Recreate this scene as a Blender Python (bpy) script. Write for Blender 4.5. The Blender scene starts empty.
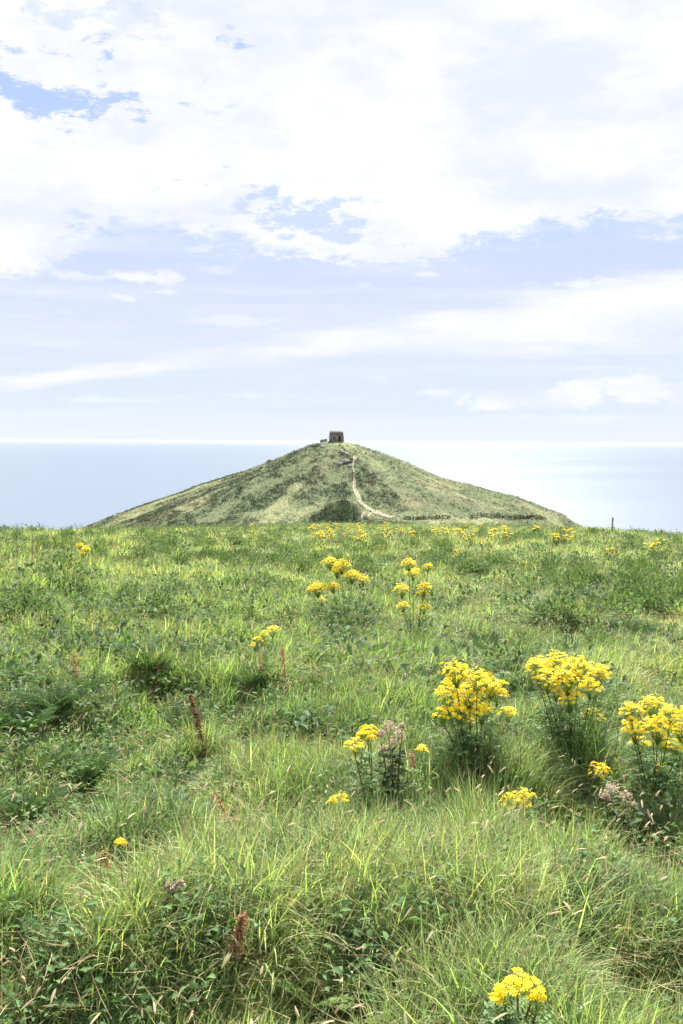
import bpy, math, random
import numpy as np
from mathutils import Matrix, Vector

rng = np.random.default_rng(7)
random.seed(7)
scene = bpy.context.scene
C = scene.collection
SEA_Z = -73.0
F_PX = 1024 * 35 / 36.0
PITCH = math.radians(4.05)
ROLL = math.radians(0.30)
SUN_AZ = math.radians(7)      # to the right of the view (towards +x from +y)
SUN_EL = math.radians(46)

# ------------------------------------------------------------------ noise
def _h(ix, iy, seed):
    n = (ix.astype(np.int64) * 374761393 + iy.astype(np.int64) * 668265263 + seed * 974634777) & 0xFFFFFFFF
    n = ((n ^ (n >> 13)) * 1274126177) & 0xFFFFFFFF
    n = n ^ (n >> 16)
    return (n & 0xFFFFFF) / float(0xFFFFFF)

def vn(x, y, seed=0):
    x = np.asarray(x, float); y = np.asarray(y, float)
    x0 = np.floor(x); y0 = np.floor(y)
    fx = x - x0; fy = y - y0
    fx = fx * fx * (3 - 2 * fx); fy = fy * fy * (3 - 2 * fy)
    a = _h(x0, y0, seed); b = _h(x0 + 1, y0, seed)
    c = _h(x0, y0 + 1, seed); d = _h(x0 + 1, y0 + 1, seed)
    return (a + (b - a) * fx) * (1 - fy) + (c + (d - c) * fx) * fy

def fbm(x, y, seed=0, o=3):
    s = 0; a = 1; t = 0
    ca, sa = math.cos(0.6), math.sin(0.6)
    for i in range(o):
        s = s + a * vn(x, y, seed + i * 17); t += a
        x, y = (ca * x - sa * y) * 2.03, (sa * x + ca * y) * 2.03
        a *= 0.5
    return s / t

def sstep(a, b, x):
    if a > b: return 1 - sstep(b, a, x)
    t = np.clip((x - a) / (b - a), 0, 1)
    return t * t * (3 - 2 * t)

# ------------------------------------------------------------------ terrain, z relative to the eye at 0
HX, HY = -2.3, 350.0
PROF_D = np.array([-900, -60, 0, 5, 10, 20, 40, 60, 80, 100, 130, 150, 180, 220, 260, 320, 420, 520, 700, 1500.])
PROF_Z = np.array([-1.2, -1.3, -1.60, -1.74, -2.02, -2.70, -3.98, -5.55, -7.1, -8.8, -11.1, -12.5, -15.4, -19.2, -22, -25, -40, -70, -95, -95.])
LT = np.array([[0, 0], [4, .3], [8, 1.4], [23.5, 7.9], [38, 13.6], [61, 21.6], [86, 30.5], [130, 48], [180, 72], [240, 98], [2000, 98]])
RT = np.array([[0, 0], [4, .3], [16, 4.4], [30, 10.4], [42, 15.6], [64, 20.6], [78, 26.2], [86, 31], [120, 52], [170, 82], [220, 98], [2000, 98]])
FT = np.array([[0, 0], [4, .4], [12, 2.8], [30, 8.6], [60, 17.6], [85, 24], [120, 34], [200, 60], [300, 98], [2000, 98]])
BT = np.array([[0, 0], [6, 1.5], [60, 25], [120, 70], [160, 98], [2000, 98]])
PD2 = np.linspace(-900, 1500, 4801)
_pz = np.interp(PD2, PROF_D, PROF_Z)
_k = np.ones(9) / 9
_pz2 = np.convolve(_pz, _k, 'same'); _pz2[:8] = _pz[:8]; _pz2[-8:] = _pz[-8:]
PZ2 = _pz2

def H(x, y, fine=True):
    x = np.asarray(x, float); y = np.asarray(y, float)
    z = np.interp(y, PD2, PZ2)
    xc = np.interp(y, [0, 60, 150, 280], [0, 2, 9, 12])
    w = np.interp(y, [-50, 0, 40, 60, 100, 150, 280], [150, 70, 27, 13, 13, 13, 14])
    s = np.maximum(0, np.abs(x - xc) - w)
    z = z - np.minimum(0.006 * s * s, 0.5 * s)
    # hill
    dx = x - HX; dy = y - HY
    r = np.hypot(dx, dy) + 1e-6
    cx = dx / r; cy = dy / r
    P = (np.interp(r, LT[:, 0], LT[:, 1]) * np.maximum(0, -cx) ** 2 + np.interp(r, RT[:, 0], RT[:, 1]) * np.maximum(0, cx) ** 2
         + np.interp(r, FT[:, 0], FT[:, 1]) * np.maximum(0, -cy) ** 2 + np.interp(r, BT[:, 0], BT[:, 1]) * np.maximum(0, cy) ** 2)
    th = np.arctan2(dx, -dy)
    amp = np.clip(r / 40, 0, 1)
    hz = 0.3 - P + amp * (4.0 * (fbm(th * 5.0, r * 0.018, 5, 3) - .5) + 1.3 * (fbm(x * .12, y * .12, 9, 3) - .5))
    k = 3.0
    h = np.clip(.5 + .5 * (hz - z) / k, 0, 1)
    z = z * (1 - h) + hz * h + k * h * (1 - h)
    # hillock at the foot of the hill
    mx = (x - 0.8) / np.where(x < 0.8, 9.5, 5.5); my = (y - 268) / 5.0
    z = z + 6.8 * np.exp(-(mx * mx + my * my))  
    z = z + 1.2 * np.exp(-(((x - 10) / 4.) ** 2 + ((y - 262) / 5) ** 2))
    if fine:
        f = np.clip(1 - np.hypot(x, y) / 200, 0, 1)
        z = z + 0.9 * (fbm(x / 9., y / 9., 21, 2) - .5) * np.clip(np.hypot(x, y - 1) / 45, 0, .55)
        z = z + f * (0.46 * (fbm(x / 1.5, y / 1.5, 31, 3) - .5) + 0.20 * (fbm(x / .45, y / .45, 41, 2) - .5))
    return np.maximum(z, SEA_Z - 4)

Rcam = Matrix.Rotation(math.pi / 2 - PITCH, 4, 'X') @ Matrix.Rotation(ROLL, 4, 'Z')

def ray(px, py):
    d = Rcam.to_3x3() @ Vector(((px - 341.5) / F_PX, (512 - py) / F_PX, -1))
    return d.normalized()

_T = np.concatenate([np.linspace(1.2, 20, 1500), np.linspace(20, 80, 1500), np.linspace(80, 520, 2500)])
def hit(px, py):
    d = ray(px, py)
    z = H(_T * d.x, _T * d.y)
    b = np.nonzero(_T * d.z < z)[0]
    t = _T[b[0]] if len(b) else 520.
    return Vector((t * d.x, t * d.y, float(H(t * d.x, t * d.y))))

def at(px, py, Y):
    d = ray(px, py)
    return d * (Y / d.y)

def elaz(px, py):
    d = ray(px, py)
    return math.degrees(math.atan2(d.x, d.y)), math.degrees(math.asin(d.z))

# ------------------------------------------------------------------ mesh building
class MB:
    """collects vertices, faces (3 or 4 corners) and point colours, builds ONE mesh object"""
    def __init__(s):
        s.v = []; s.q = []; s.t = []; s.c = []; s.n = 0
    def add(s, v, q=None, t=None, c=(.5, .5, .5)):
        v = np.asarray(v, float).reshape(-1, 3)
        c = np.asarray(c, float)
        if c.ndim == 1: c = np.tile(c[:3], (len(v), 1))
        s.v.append(v); s.c.append(c[:, :3])
        if q is not None and len(q): s.q.append(np.asarray(q, np.int64).reshape(-1, 4) + s.n)
        if t is not None and len(t): s.t.append(np.asarray(t, np.int64).reshape(-1, 3) + s.n)
        s.n += len(v)
    def build(s, name, mat, parent=None, smooth=False, origin=None):
        v = np.concatenate(s.v); c = np.concatenate(s.c)
        if origin is not None: v = v - np.asarray(origin)
        q = np.concatenate(s.q) if s.q else np.zeros((0, 4), np.int64)
        t = np.concatenate(s.t) if s.t else np.zeros((0, 3), np.int64)
        me = bpy.data.meshes.new(name)
        me.vertices.add(len(v)); me.vertices.foreach_set('co', v.astype(np.float32).ravel())
        loops = np.concatenate([q.ravel(), t.ravel()]).astype(np.int32)
        me.loops.add(len(loops)); me.loops.foreach_set('vertex_index', loops)
        starts = np.concatenate([np.arange(len(q)) * 4, len(q) * 4 + np.arange(len(t)) * 3]).astype(np.int32)
        me.polygons.add(len(starts)); me.polygons.foreach_set('loop_start', starts)
        me.update(calc_edges=True)
        if smooth: me.polygons.foreach_set('use_smooth', np.ones(len(starts), bool))
        a = me.color_attributes.new('Col', 'FLOAT_COLOR', 'POINT')
        a.data.foreach_set('color', np.concatenate([np.clip(c, 0, 1), np.ones((len(c), 1))], 1).astype(np.float32).ravel())
        me.materials.append(mat)
        o = bpy.data.objects.new(name, me); C.objects.link(o)
        if parent: o.parent = parent
        if origin is not None: o.location = origin
        return o

def tag(o, label=None, cat=None, group=None, kind=None):
    if label: o['label'] = label
    if cat: o['category'] = cat
    if group: o['group'] = group
    if kind: o['kind'] = kind
    return o

def empty(name, loc, label, cat, group=None):
    o = bpy.data.objects.new(name, None); C.objects.link(o); o.location = loc
    o.empty_display_size = .1
    return tag(o, label, cat, group)

def blades(mb, root, head, L, W, phi0, bend, col, segs=3, tipcol=None, taper=None):
    """curved ribbons: root (N,3), heading angle, length, width, start angle from vertical, extra bend"""
    N = len(root)
    hd = np.stack([np.cos(head), np.sin(head), np.zeros(N)], 1)
    tw = head + np.pi / 2 + rng.uniform(-.9, .9, N)
    wd = np.stack([np.cos(tw), np.sin(tw), rng.uniform(-.2, .2, N)], 1)
    up = np.array([0, 0, 1.])
    p = root.copy()
    pts = []; cols = []
    tipcol = col if tipcol is None else tipcol
    for i in range(segs + 1):
        t = i / segs
        w = (1 - t ** 1.8) if taper is None else taper(t)
        cc = col * (1 - t) + tipcol * t
        if i < segs:
            pts += [p - wd * (W * w * .5)[:, None], p + wd * (W * w * .5)[:, None]]; cols += [cc, cc]
        else:
            pts.append(p.copy()); cols.append(cc)
        ph = phi0 + bend * (i + .5) / segs
        p = p + (L / segs)[:, None] * (hd * np.sin(ph)[:, None] + up * np.cos(ph)[:, None])
    nv = 2 * segs + 1
    V = np.stack(pts, 1); Cc = np.stack(cols, 1)
    base = np.arange(N)[:, None] * nv
    Q = [base + np.array([[2 * i, 2 * i + 1, 2 * i + 3, 2 * i + 2]]) for i in range(segs - 1)]
    T = base + np.array([[2 * segs - 2, 2 * segs - 1, 2 * segs]])
    mb.add(V.reshape(-1, 3), np.concatenate(Q) if Q else None, T, Cc.reshape(-1, 3))
    return p   # tips

def leafset(mb, pos, dirv, L, W, col, fold=.25, droop=.3):
    """pointed oval leaves: pos (N,3), unit direction (N,3)"""
    N = len(pos)
    up = np.tile([0, 0, 1.], (N, 1)) + rng.normal(0, .35, (N, 3))
    side = np.cross(dirv, up); side /= np.linalg.norm(side, axis=1)[:, None] + 1e-9
    nrm = np.cross(side, dirv)
    L = L[:, None]; W = W[:, None]
    a = pos
    m1 = pos + dirv * L * .38; m2 = pos + dirv * L * .72 - nrm * L * droop * .3
    tip = pos + dirv * L - nrm * L * droop * .7
    V = np.stack([a, m1 - side * W * .5 + nrm * W * fold, m1, m1 + side * W * .5 + nrm * W * fold,
                  m2 - side * W * .36 + nrm * W * fold * .6, m2, m2 + side * W * .36 + nrm * W * fold * .6, tip], 1)
    b = np.arange(N)[:, None] * 8
    Q = np.concatenate([b + np.array([[1, 4, 5, 2]]), b + np.array([[2, 5, 6, 3]])])
    T = np.concatenate([b + np.array([x]) for x in ([0, 1, 2], [0, 2, 3], [4, 7, 5], [5, 7, 6])])
    cc = np.repeat(col[:, None, :], 8, 1)
    cc[:, [2, 5]] *= 1.15
    mb.add(V.reshape(-1, 3), Q, T, cc.reshape(-1, 3))

def tube(mb, pts, r0, r1, col, n=5):
    pts = [Vector(p) for p in pts]
    vs = []; qs = []
    for i, p in enumerate(pts):
        d = (pts[min(i + 1, len(pts) - 1)] - pts[max(i - 1, 0)]).normalized()
        a = d.cross(Vector((0.3, 1, 0.1))).normalized(); b = d.cross(a)
        r = r0 + (r1 - r0) * i / max(1, len(pts) - 1)
        for k in range(n):
            t = 2 * math.pi * k / n
            vs.append(p + a * (r * math.cos(t)) + b * (r * math.sin(t)))
    for i in range(len(pts) - 1):
        for k in range(n):
            qs.append((i * n + k, i * n + (k + 1) % n, (i + 1) * n + (k + 1) % n, (i + 1) * n + k))
    mb.add([tuple(v) for v in vs], qs, None, col)

def box(mb, x0, x1, y0, y1, z0, z1, col=(.4, .4, .4)):
    v = [(x, y, z) for z in (z0, z1) for y in (y0, y1) for x in (x0, x1)]
    q = [(0, 2, 3, 1), (4, 5, 7, 6), (0, 1, 5, 4), (2, 6, 7, 3), (0, 4, 6, 2), (1, 3, 7, 5)]
    mb.add(v, q, None, col)

def rdir(N, lo=-.2, hi=1.):
    a = rng.uniform(0, 2 * np.pi, N); z = rng.uniform(lo, hi, N); s = np.sqrt(np.maximum(0, 1 - z * z))
    return np.stack([np.cos(a) * s, np.sin(a) * s, z], 1)

# ------------------------------------------------------------------ materials
def newmat(name):
    m = bpy.data.materials.new(name); m.use_nodes = True
    nt = m.node_tree; nt.nodes.clear()
    return m, nt

def N(nt, t, **k):
    n = nt.nodes.new(t)
    for a, b in k.items(): setattr(n, a, b)
    return n

def leaf_mat(name, trans=.35, rough=.5, spec=.35, tint=(1.15, 1.15, .6)):
    m, nt = newmat(name)
    out = N(nt, 'ShaderNodeOutputMaterial'); mix = N(nt, 'ShaderNodeMixShader'); mix.inputs[0].default_value = trans
    p = N(nt, 'ShaderNodeBsdfPrincipled'); tr = N(nt, 'ShaderNodeBsdfTranslucent')
    at_ = N(nt, 'ShaderNodeAttribute', attribute_name='Col')
    p.inputs['Roughness'].default_value = rough; p.inputs['Specular IOR Level'].default_value = spec
    mul = N(nt, 'ShaderNodeVectorMath', operation='MULTIPLY'); mul.inputs[1].default_value = tint
    nt.links.new(at_.outputs['Color'], p.inputs['Base Color']); nt.links.new(at_.outputs['Color'], mul.inputs[0])
    nt.links.new(mul.outputs[0], tr.inputs['Color'])
    nt.links.new(p.outputs[0], mix.inputs[1]); nt.links.new(tr.outputs[0], mix.inputs[2]); nt.links.new(mix.outputs[0], out.inputs[0])
    return m

M_grass = leaf_mat('grass_blade', .45, .6, .2, (1.14, 1.22, .66))
M_leaf = leaf_mat('leaf', .32, .7, .08, (1.15, 1.25, .5))
M_straw = leaf_mat('dry_seed', .3, .8, .1, (1.1, 1.05, .9))
M_flower = leaf_mat('petal', .35, .6, .15, (1.0, 1.0, .8))
M_scrub = leaf_mat('scrub', .12, .75, .1, (1.1, 1.1, .6))

def ground_mat():
    m, nt = newmat('turf')
    out = N(nt, 'ShaderNodeOutputMaterial'); p = N(nt, 'ShaderNodeBsdfPrincipled')
    p.inputs['Roughness'].default_value = .95; p.inputs['Specular IOR Level'].default_value = .1
    a = N(nt, 'ShaderNodeAttribute', attribute_name='Col')
    geo = N(nt, 'ShaderNodeNewGeometry')
    nz = N(nt, 'ShaderNodeTexNoise'); nz.inputs['Scale'].default_value = 1.7; nz.inputs['Detail'].default_value = 8
    nt.links.new(geo.outputs['Position'], nz.inputs['Vector'])
    mr = N(nt, 'ShaderNodeMapRange'); mr.inputs['From Min'].default_value = .3; mr.inputs['From Max'].default_value = .7
    mr.inputs['To Min'].default_value = .5; mr.inputs['To Max'].default_value = 1.5
    nt.links.new(nz.outputs['Fac'], mr.inputs['Value'])
    mul = N(nt, 'ShaderNodeVectorMath', operation='SCALE')
    nt.links.new(a.outputs['Color'], mul.inputs[0]); nt.links.new(mr.outputs[0], mul.inputs['Scale'])
    nt.links.new(mul.outputs[0], p.inputs['Base Color'])
    bp = N(nt, 'ShaderNodeBump'); bp.inputs['Strength'].default_value = .6; bp.inputs['Distance'].default_value = .3
    nt.links.new(nz.outputs['Fac'], bp.inputs['Height']); nt.links.new(bp.outputs[0], p.inputs['Normal'])
    nt.links.new(p.outputs[0], out.inputs[0])
    return m
M_ground = ground_mat()

def noisy_mat(name, c1, c2, scale, rough=.9, bump=.4, dist=.05, detail=8):
    m, nt = newmat(name)
    out = N(nt, 'ShaderNodeOutputMaterial'); p = N(nt, 'ShaderNodeBsdfPrincipled')
    p.inputs['Roughness'].default_value = rough; p.inputs['Specular IOR Level'].default_value = .2
    geo = N(nt, 'ShaderNodeTexCoord')
    nz = N(nt, 'ShaderNodeTexNoise'); nz.inputs['Scale'].default_value = scale; nz.inputs['Detail'].default_value = detail
    nt.links.new(geo.outputs['Object'], nz.inputs['Vector'])
    cr = N(nt, 'ShaderNodeValToRGB')
    cr.color_ramp.elements[0].position = .35; cr.color_ramp.elements[0].color = (*c1, 1)
    cr.color_ramp.elements[1].position = .65; cr.color_ramp.elements[1].color = (*c2, 1)
    nt.links.new(nz.outputs['Fac'], cr.inputs[0]); nt.links.new(cr.outputs[0], p.inputs['Base Color'])
    bp = N(nt, 'ShaderNodeBump'); bp.inputs['Strength'].default_value = bump; bp.inputs['Distance'].default_value = dist
    nt.links.new(nz.outputs['Fac'], bp.inputs['Height']); nt.links.new(bp.outputs[0], p.inputs['Normal'])
    nt.links.new(p.outputs[0], out.inputs[0])
    return m
M_path = noisy_mat('trodden_earth', (.12, .12, .065), (.26, .235, .16), 1.2)
M_wood = noisy_mat('weathered_wood', (.12, .1, .08), (.25, .22, .18), 8)
M_dark = noisy_mat('recess_shade', (.02, .02, .02), (.04, .035, .03), 3)  # near-black colour standing for shade inside the chapel openings
M_rock = noisy_mat('grey_rock', (.16, .155, .15), (.36, .34, .32), 1.1, dist=.2)

def stone_mat():
    m, nt = newmat('rubble_stone')
    out = N(nt, 'ShaderNodeOutputMaterial'); p = N(nt, 'ShaderNodeBsdfPrincipled')
    p.inputs['Roughness'].default_value = .95; p.inputs['Specular IOR Level'].default_value = .15
    tc = N(nt, 'ShaderNodeTexCoord')
    v = N(nt, 'ShaderNodeTexVoronoi'); v.inputs['Scale'].default_value = 2.6
    mp = N(nt, 'ShaderNodeMapping'); mp.inputs['Scale'].default_value = (1, 1, 2.2)
    nt.links.new(tc.outputs['Object'], mp.inputs[0]); nt.links.new(mp.outputs[0], v.inputs['Vector'])
    nz = N(nt, 'ShaderNodeTexNoise'); nz.inputs['Scale'].default_value = .9; nz.inputs['Detail'].default_value = 6
    nt.links.new(tc.outputs['Object'], nz.inputs['Vector'])
    cr = N(nt, 'ShaderNodeValToRGB')
    e = cr.color_ramp.elements; e[0].color = (.07, .062, .055, 1); e[1].color = (.27, .25, .22, 1)
    sep = N(nt, 'ShaderNodeSeparateColor'); nt.links.new(v.outputs['Color'], sep.inputs[0])
    mix = N(nt, 'ShaderNodeMath', operation='MULTIPLY_ADD'); mix.inputs[1].default_value = .5
    nt.links.new(sep.outputs[0], mix.inputs[0]); 
    sc = N(nt, 'ShaderNodeMath', operation='MULTIPLY'); sc.inputs[1].default_value = .6
    nt.links.new(nz.outputs['Fac'], sc.inputs[0]); nt.links.new(sc.outputs[0], mix.inputs[2])
    nt.links.new(mix.outputs[0], cr.inputs[0]); nt.links.new(cr.outputs[0], p.inputs['Base Color'])
    bp = N(nt, 'ShaderNodeBump'); bp.inputs['Strength'].default_value = .8; bp.inputs['Distance'].default_value = .08
    nt.links.new(v.outputs['Distance'], bp.inputs['Height']); nt.links.new(bp.outputs[0], p.inputs['Normal'])
    nt.links.new(p.outputs[0], out.inputs[0])
    return m
M_stone = stone_mat()

def sea_mat():
    m, nt = newmat('sea_water')
    out = N(nt, 'ShaderNodeOutputMaterial'); p = N(nt, 'ShaderNodeBsdfPrincipled')
    p.inputs['Base Color'].default_value = (.052, .092, .148, 1)
    p.inputs['IOR'].default_value = 1.33
    geo = N(nt, 'ShaderNodeNewGeometry')
    mp = N(nt, 'ShaderNodeMapping'); mp.inputs['Scale'].default_value = (.0006, .0012, 1)
    nt.links.new(geo.outputs['Position'], mp.inputs[0])
    nz = N(nt, 'ShaderNodeTexNoise'); nz.inputs['Scale'].default_value = 1; nz.inputs['Detail'].default_value = 5
    nt.links.new(mp.outputs[0], nz.inputs['Vector'])
    mr = N(nt, 'ShaderNodeMapRange'); mr.inputs['From Min'].default_value = .3; mr.inputs['From Max'].default_value = .7
    mr.inputs['To Min'].default_value = .387; mr.inputs['To Max'].default_value = .399
    nt.links.new(nz.outputs['Fac'], mr.inputs['Value']); nt.links.new(mr.outputs[0], p.inputs['Roughness'])
    w = N(nt, 'ShaderNodeTexNoise'); w.inputs['Scale'].default_value = .12; w.inputs['Detail'].default_value = 4
    nt.links.new(geo.outputs['Position'], w.inputs['Vector'])
    bp = N(nt, 'ShaderNodeBump'); bp.inputs['Strength'].default_value = .03; bp.inputs['Distance'].default_value = 1.
    nt.links.new(w.outputs['Fac'], bp.inputs['Height']); nt.links.new(bp.outputs[0], p.inputs['Normal'])
    # a rough sea seen at grazing angles mirrors at most about half of the sky
    df = N(nt, 'ShaderNodeBsdfDiffuse'); df.inputs['Color'].default_value = (.125, .160, .212, 1)
    gl = N(nt, 'ShaderNodeBsdfAnisotropic' if False else 'ShaderNodeBsdfGlossy'); gl.distribution = 'BECKMANN'; fr = N(nt, 'ShaderNodeFresnel'); fr.inputs['IOR'].default_value = 1.33
    mn = N(nt, 'ShaderNodeMath', operation='MINIMUM'); mn.inputs[1].default_value = .36
    mx = N(nt, 'ShaderNodeMixShader')
    nt.links.new(mr.outputs[0], gl.inputs['Roughness']); nt.links.new(bp.outputs[0], gl.inputs['Normal'])
    nt.links.new(fr.outputs[0], mn.inputs[0]); nt.links.new(mn.outputs[0], mx.inputs[0])
    nt.links.new(df.outputs[0], mx.inputs[1]); nt.links.new(gl.outputs[0], mx.inputs[2])
    nt.nodes.remove(p)
    nt.links.new(mx.outputs[0], out.inputs[0])
    return m
M_sea = sea_mat()

# ------------------------------------------------------------------ cover: what grows where
# dark leafy patches seen in the meadow: pixel, radius in metres
DARK = [(25, 765, .42), (60, 800, .3), (150, 668, .65), (180, 700, .3), (490, 668, .5), (430, 800, .35), (500, 830, .3), (395, 860, .28),
        (570, 755, .4), (640, 790, .25), (475, 745, .3), (610, 900, .2), (200, 930, .15), (350, 990, .14), (320, 745, .3), (240, 735, .3),
        (100, 910, .16), (60, 705, .6), (20, 690, .6), (95, 750, .4), (45, 830, .3), (215, 655, .35), (120, 640, .45), (385, 800, .35), (450, 760, .3), (665, 860, .25), (300, 700, .3), (560, 860, .2), (340, 625, .8), (60, 615, .9), (170, 600, .8), (640, 640, .6), (20, 905, .15), (440, 955, .14)]
DARKP = [(hit(a, b), r) for a, b, r in DARK]

RAGP = [hit(*p) for p in [(474, 782), (572, 770), (655, 815), (378, 835), (395, 835), (432, 815), (622, 850), (515, 868), (345, 632), (413, 640)]]

def cover(x, y):
    r = np.hypot(x, y)
    dk = np.zeros_like(x)
    for p, rad in DARKP:
        dk = np.maximum(dk, np.exp(-(((x - p.x) ** 2 + ((y - p.y) * .7) ** 2) / rad ** 2)))
    dk = sstep(.25, .7, dk + .5 * (fbm(x * 2.1, y * 2.1, 77, 2) - .5))
    sc = np.clip(r / 10, 1, 4)
    nd = fbm(x / (1.1 * sc), y / (1.4 * sc), 55, 3)
    dk = np.maximum(dk, .55 * sstep(.45, .34, fbm(x / 1.5, y / 1.5, 31, 3)) * np.clip(1.1 - r / 30, 0, 1))
    dk = np.maximum(dk, .8 * sstep(.54, .66, nd) * np.clip(1.15 - r / 25, .35, 1))
    dry = sstep(.5, .72, fbm(x / 1.6, y / 1.2, 66, 3)) 
    dry = np.maximum(dry, .5 * sstep(.5, .7, fbm(x / 6., y / 4.5, 67, 3)))
    return dk, dry * (1 - dk)

FRESH = np.array([.128, .24, .07]); LIME = np.array([.275, .355, .12]); STRAW = np.array([.42, .34, .17])
DKG = np.array([.055, .10, .04]); MIDG = np.array([.075, .13, .035]); BLUE = np.array([.08, .17, .08])

def lerp(a, b, t): return a + (b - a) * t[:, None]

# ------------------------------------------------------------------ the ground sheets
def ring_mesh(name, rad, ang, mat, colfn):
    R, A = np.meshgrid(rad, ang, indexing='ij')
    X = R * np.sin(A); Y = R * np.cos(A)
    Z = H(X.ravel(), Y.ravel()).reshape(X.shape)
    nr, na = X.shape
    i = np.arange(nr - 1)[:, None]; j = np.arange(na)[None, :]
    j2 = (j + 1) % na
    q = np.stack([i * na + j, (i + 1) * na + j, (i + 1) * na + j2, i * na + j2], -1).reshape(-1, 4)[:, ::-1]
    mb = MB()
    v = np.stack([X.ravel(), Y.ravel(), Z.ravel()], 1)
    t = None
    if rad[0] < 2:   # close the middle with a fan
        v = np.concatenate([v, [[0, 0, float(H(0., 0.))]]])
        jj = np.arange(na)
        t = np.stack([np.full(na, nr * na), (jj + 1) % na, jj], 1)
    mb.add(v, q, t, colfn(v[:, 0], v[:, 1]))
    return mb.build(name, mat, smooth=True)

def ang_grid(front, fine, coarse):
    a = np.concatenate([np.arange(-front, front, fine), np.arange(front, 2 * math.pi - front, coarse)])
    return a

def col_field(x, y):
    dk, dry = cover(x, y)
    c = lerp(np.tile(MIDG * .9, (len(x), 1)), np.array([.20, .20, .07]), dry)
    return lerp(c, DKG * .9, dk)

def mound_shade(x, y):
    return sstep(.35, .6, np.exp(-(((x + .5) / np.where(x < -.5, 10.5, 7.5)) ** 2 + ((y - 263.5) / 5.0) ** 2)))  # backlit front of the hillock, its shade painted as dark colour

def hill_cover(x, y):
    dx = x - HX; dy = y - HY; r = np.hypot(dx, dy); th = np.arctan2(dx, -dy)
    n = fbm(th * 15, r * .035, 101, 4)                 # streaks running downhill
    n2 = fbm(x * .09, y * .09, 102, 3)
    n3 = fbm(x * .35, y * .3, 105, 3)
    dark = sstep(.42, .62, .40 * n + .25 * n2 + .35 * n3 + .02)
    dark = np.where(th > .35, dark * .4, dark)      # dark patches thinned on the flank to the right
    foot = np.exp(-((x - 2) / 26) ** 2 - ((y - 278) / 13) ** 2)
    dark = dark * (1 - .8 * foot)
    dark = np.maximum(dark, mound_shade(x, y))  # hillock's shaded front counted as dark cover
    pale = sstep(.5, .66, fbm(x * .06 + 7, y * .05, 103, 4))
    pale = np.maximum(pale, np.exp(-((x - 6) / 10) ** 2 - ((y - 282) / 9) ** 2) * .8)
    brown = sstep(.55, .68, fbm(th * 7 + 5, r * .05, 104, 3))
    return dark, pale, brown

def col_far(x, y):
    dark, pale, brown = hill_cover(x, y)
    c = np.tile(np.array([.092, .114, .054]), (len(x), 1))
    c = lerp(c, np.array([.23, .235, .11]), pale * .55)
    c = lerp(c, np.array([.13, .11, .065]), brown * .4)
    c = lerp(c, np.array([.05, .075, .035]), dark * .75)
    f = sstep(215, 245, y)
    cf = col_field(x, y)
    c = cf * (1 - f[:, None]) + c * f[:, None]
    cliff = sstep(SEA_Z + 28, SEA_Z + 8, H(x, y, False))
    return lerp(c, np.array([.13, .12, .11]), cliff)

RJ = 180.0
rad1 = np.concatenate([np.geomspace(.6, 30, 330), np.geomspace(30, RJ, 170)[1:]])
ang1 = ang_grid(.75, .0028, .03)
g = ring_mesh('ground', rad1, ang1, M_ground, col_field); tag(g, kind='structure')
rad2 = np.concatenate([np.arange(RJ, 440, 1.3), np.arange(442, 900, 14)])
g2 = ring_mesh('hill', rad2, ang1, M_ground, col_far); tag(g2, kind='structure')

# sea
mb = MB()
na = 96; rr = [60, 250, 700, 1500, 4000, 12000, 30000, 60000]
aa = np.linspace(0, 2 * np.pi, na, endpoint=False)
v = np.concatenate([np.stack([r * np.sin(aa), 350 + r * np.cos(aa), np.full(na, SEA_Z)], 1) for r in rr])
q = [(i * na + j, i * na + (j + 1) % na, (i + 1) * na + (j + 1) % na, (i + 1) * na + j) for i in range(len(rr) - 1) for j in range(na)]
mb.add(v, np.array(q)[:, ::-1], None, (.1, .2, .3))
tag(mb.build('sea', M_sea), kind='structure')

# ------------------------------------------------------------------ meadow grass
def sample_polar(dens, r0, r1, half, rr=400):
    lr = np.linspace(math.log(r0), math.log(r1), rr)
    r = np.exp(lr); w = dens(r) * r * r * 2 * half(r)
    cdf = np.concatenate([[0], np.cumsum((w[1:] + w[:-1]) / 2 * np.diff(lr))])
    n = int(cdf[-1])
    u = rng.uniform(0, cdf[-1], n)
    R = np.exp(np.interp(u, cdf, lr)); A = rng.uniform(-1, 1, n) * half(R)
    return R * np.sin(A), R * np.cos(A), R
halff = lambda r: np.interp(r, [1.3, 4, 12, 160], [.85, .62, .48, .42])

def wind(x, y):
    return .2 + 1.7 * (fbm(x / 2.2, y / 2.2, 201, 2) - .5) * 2.2 + 1.2 * (fbm(x / .35, y / .35, 202, 2) - .5) * 2

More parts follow.
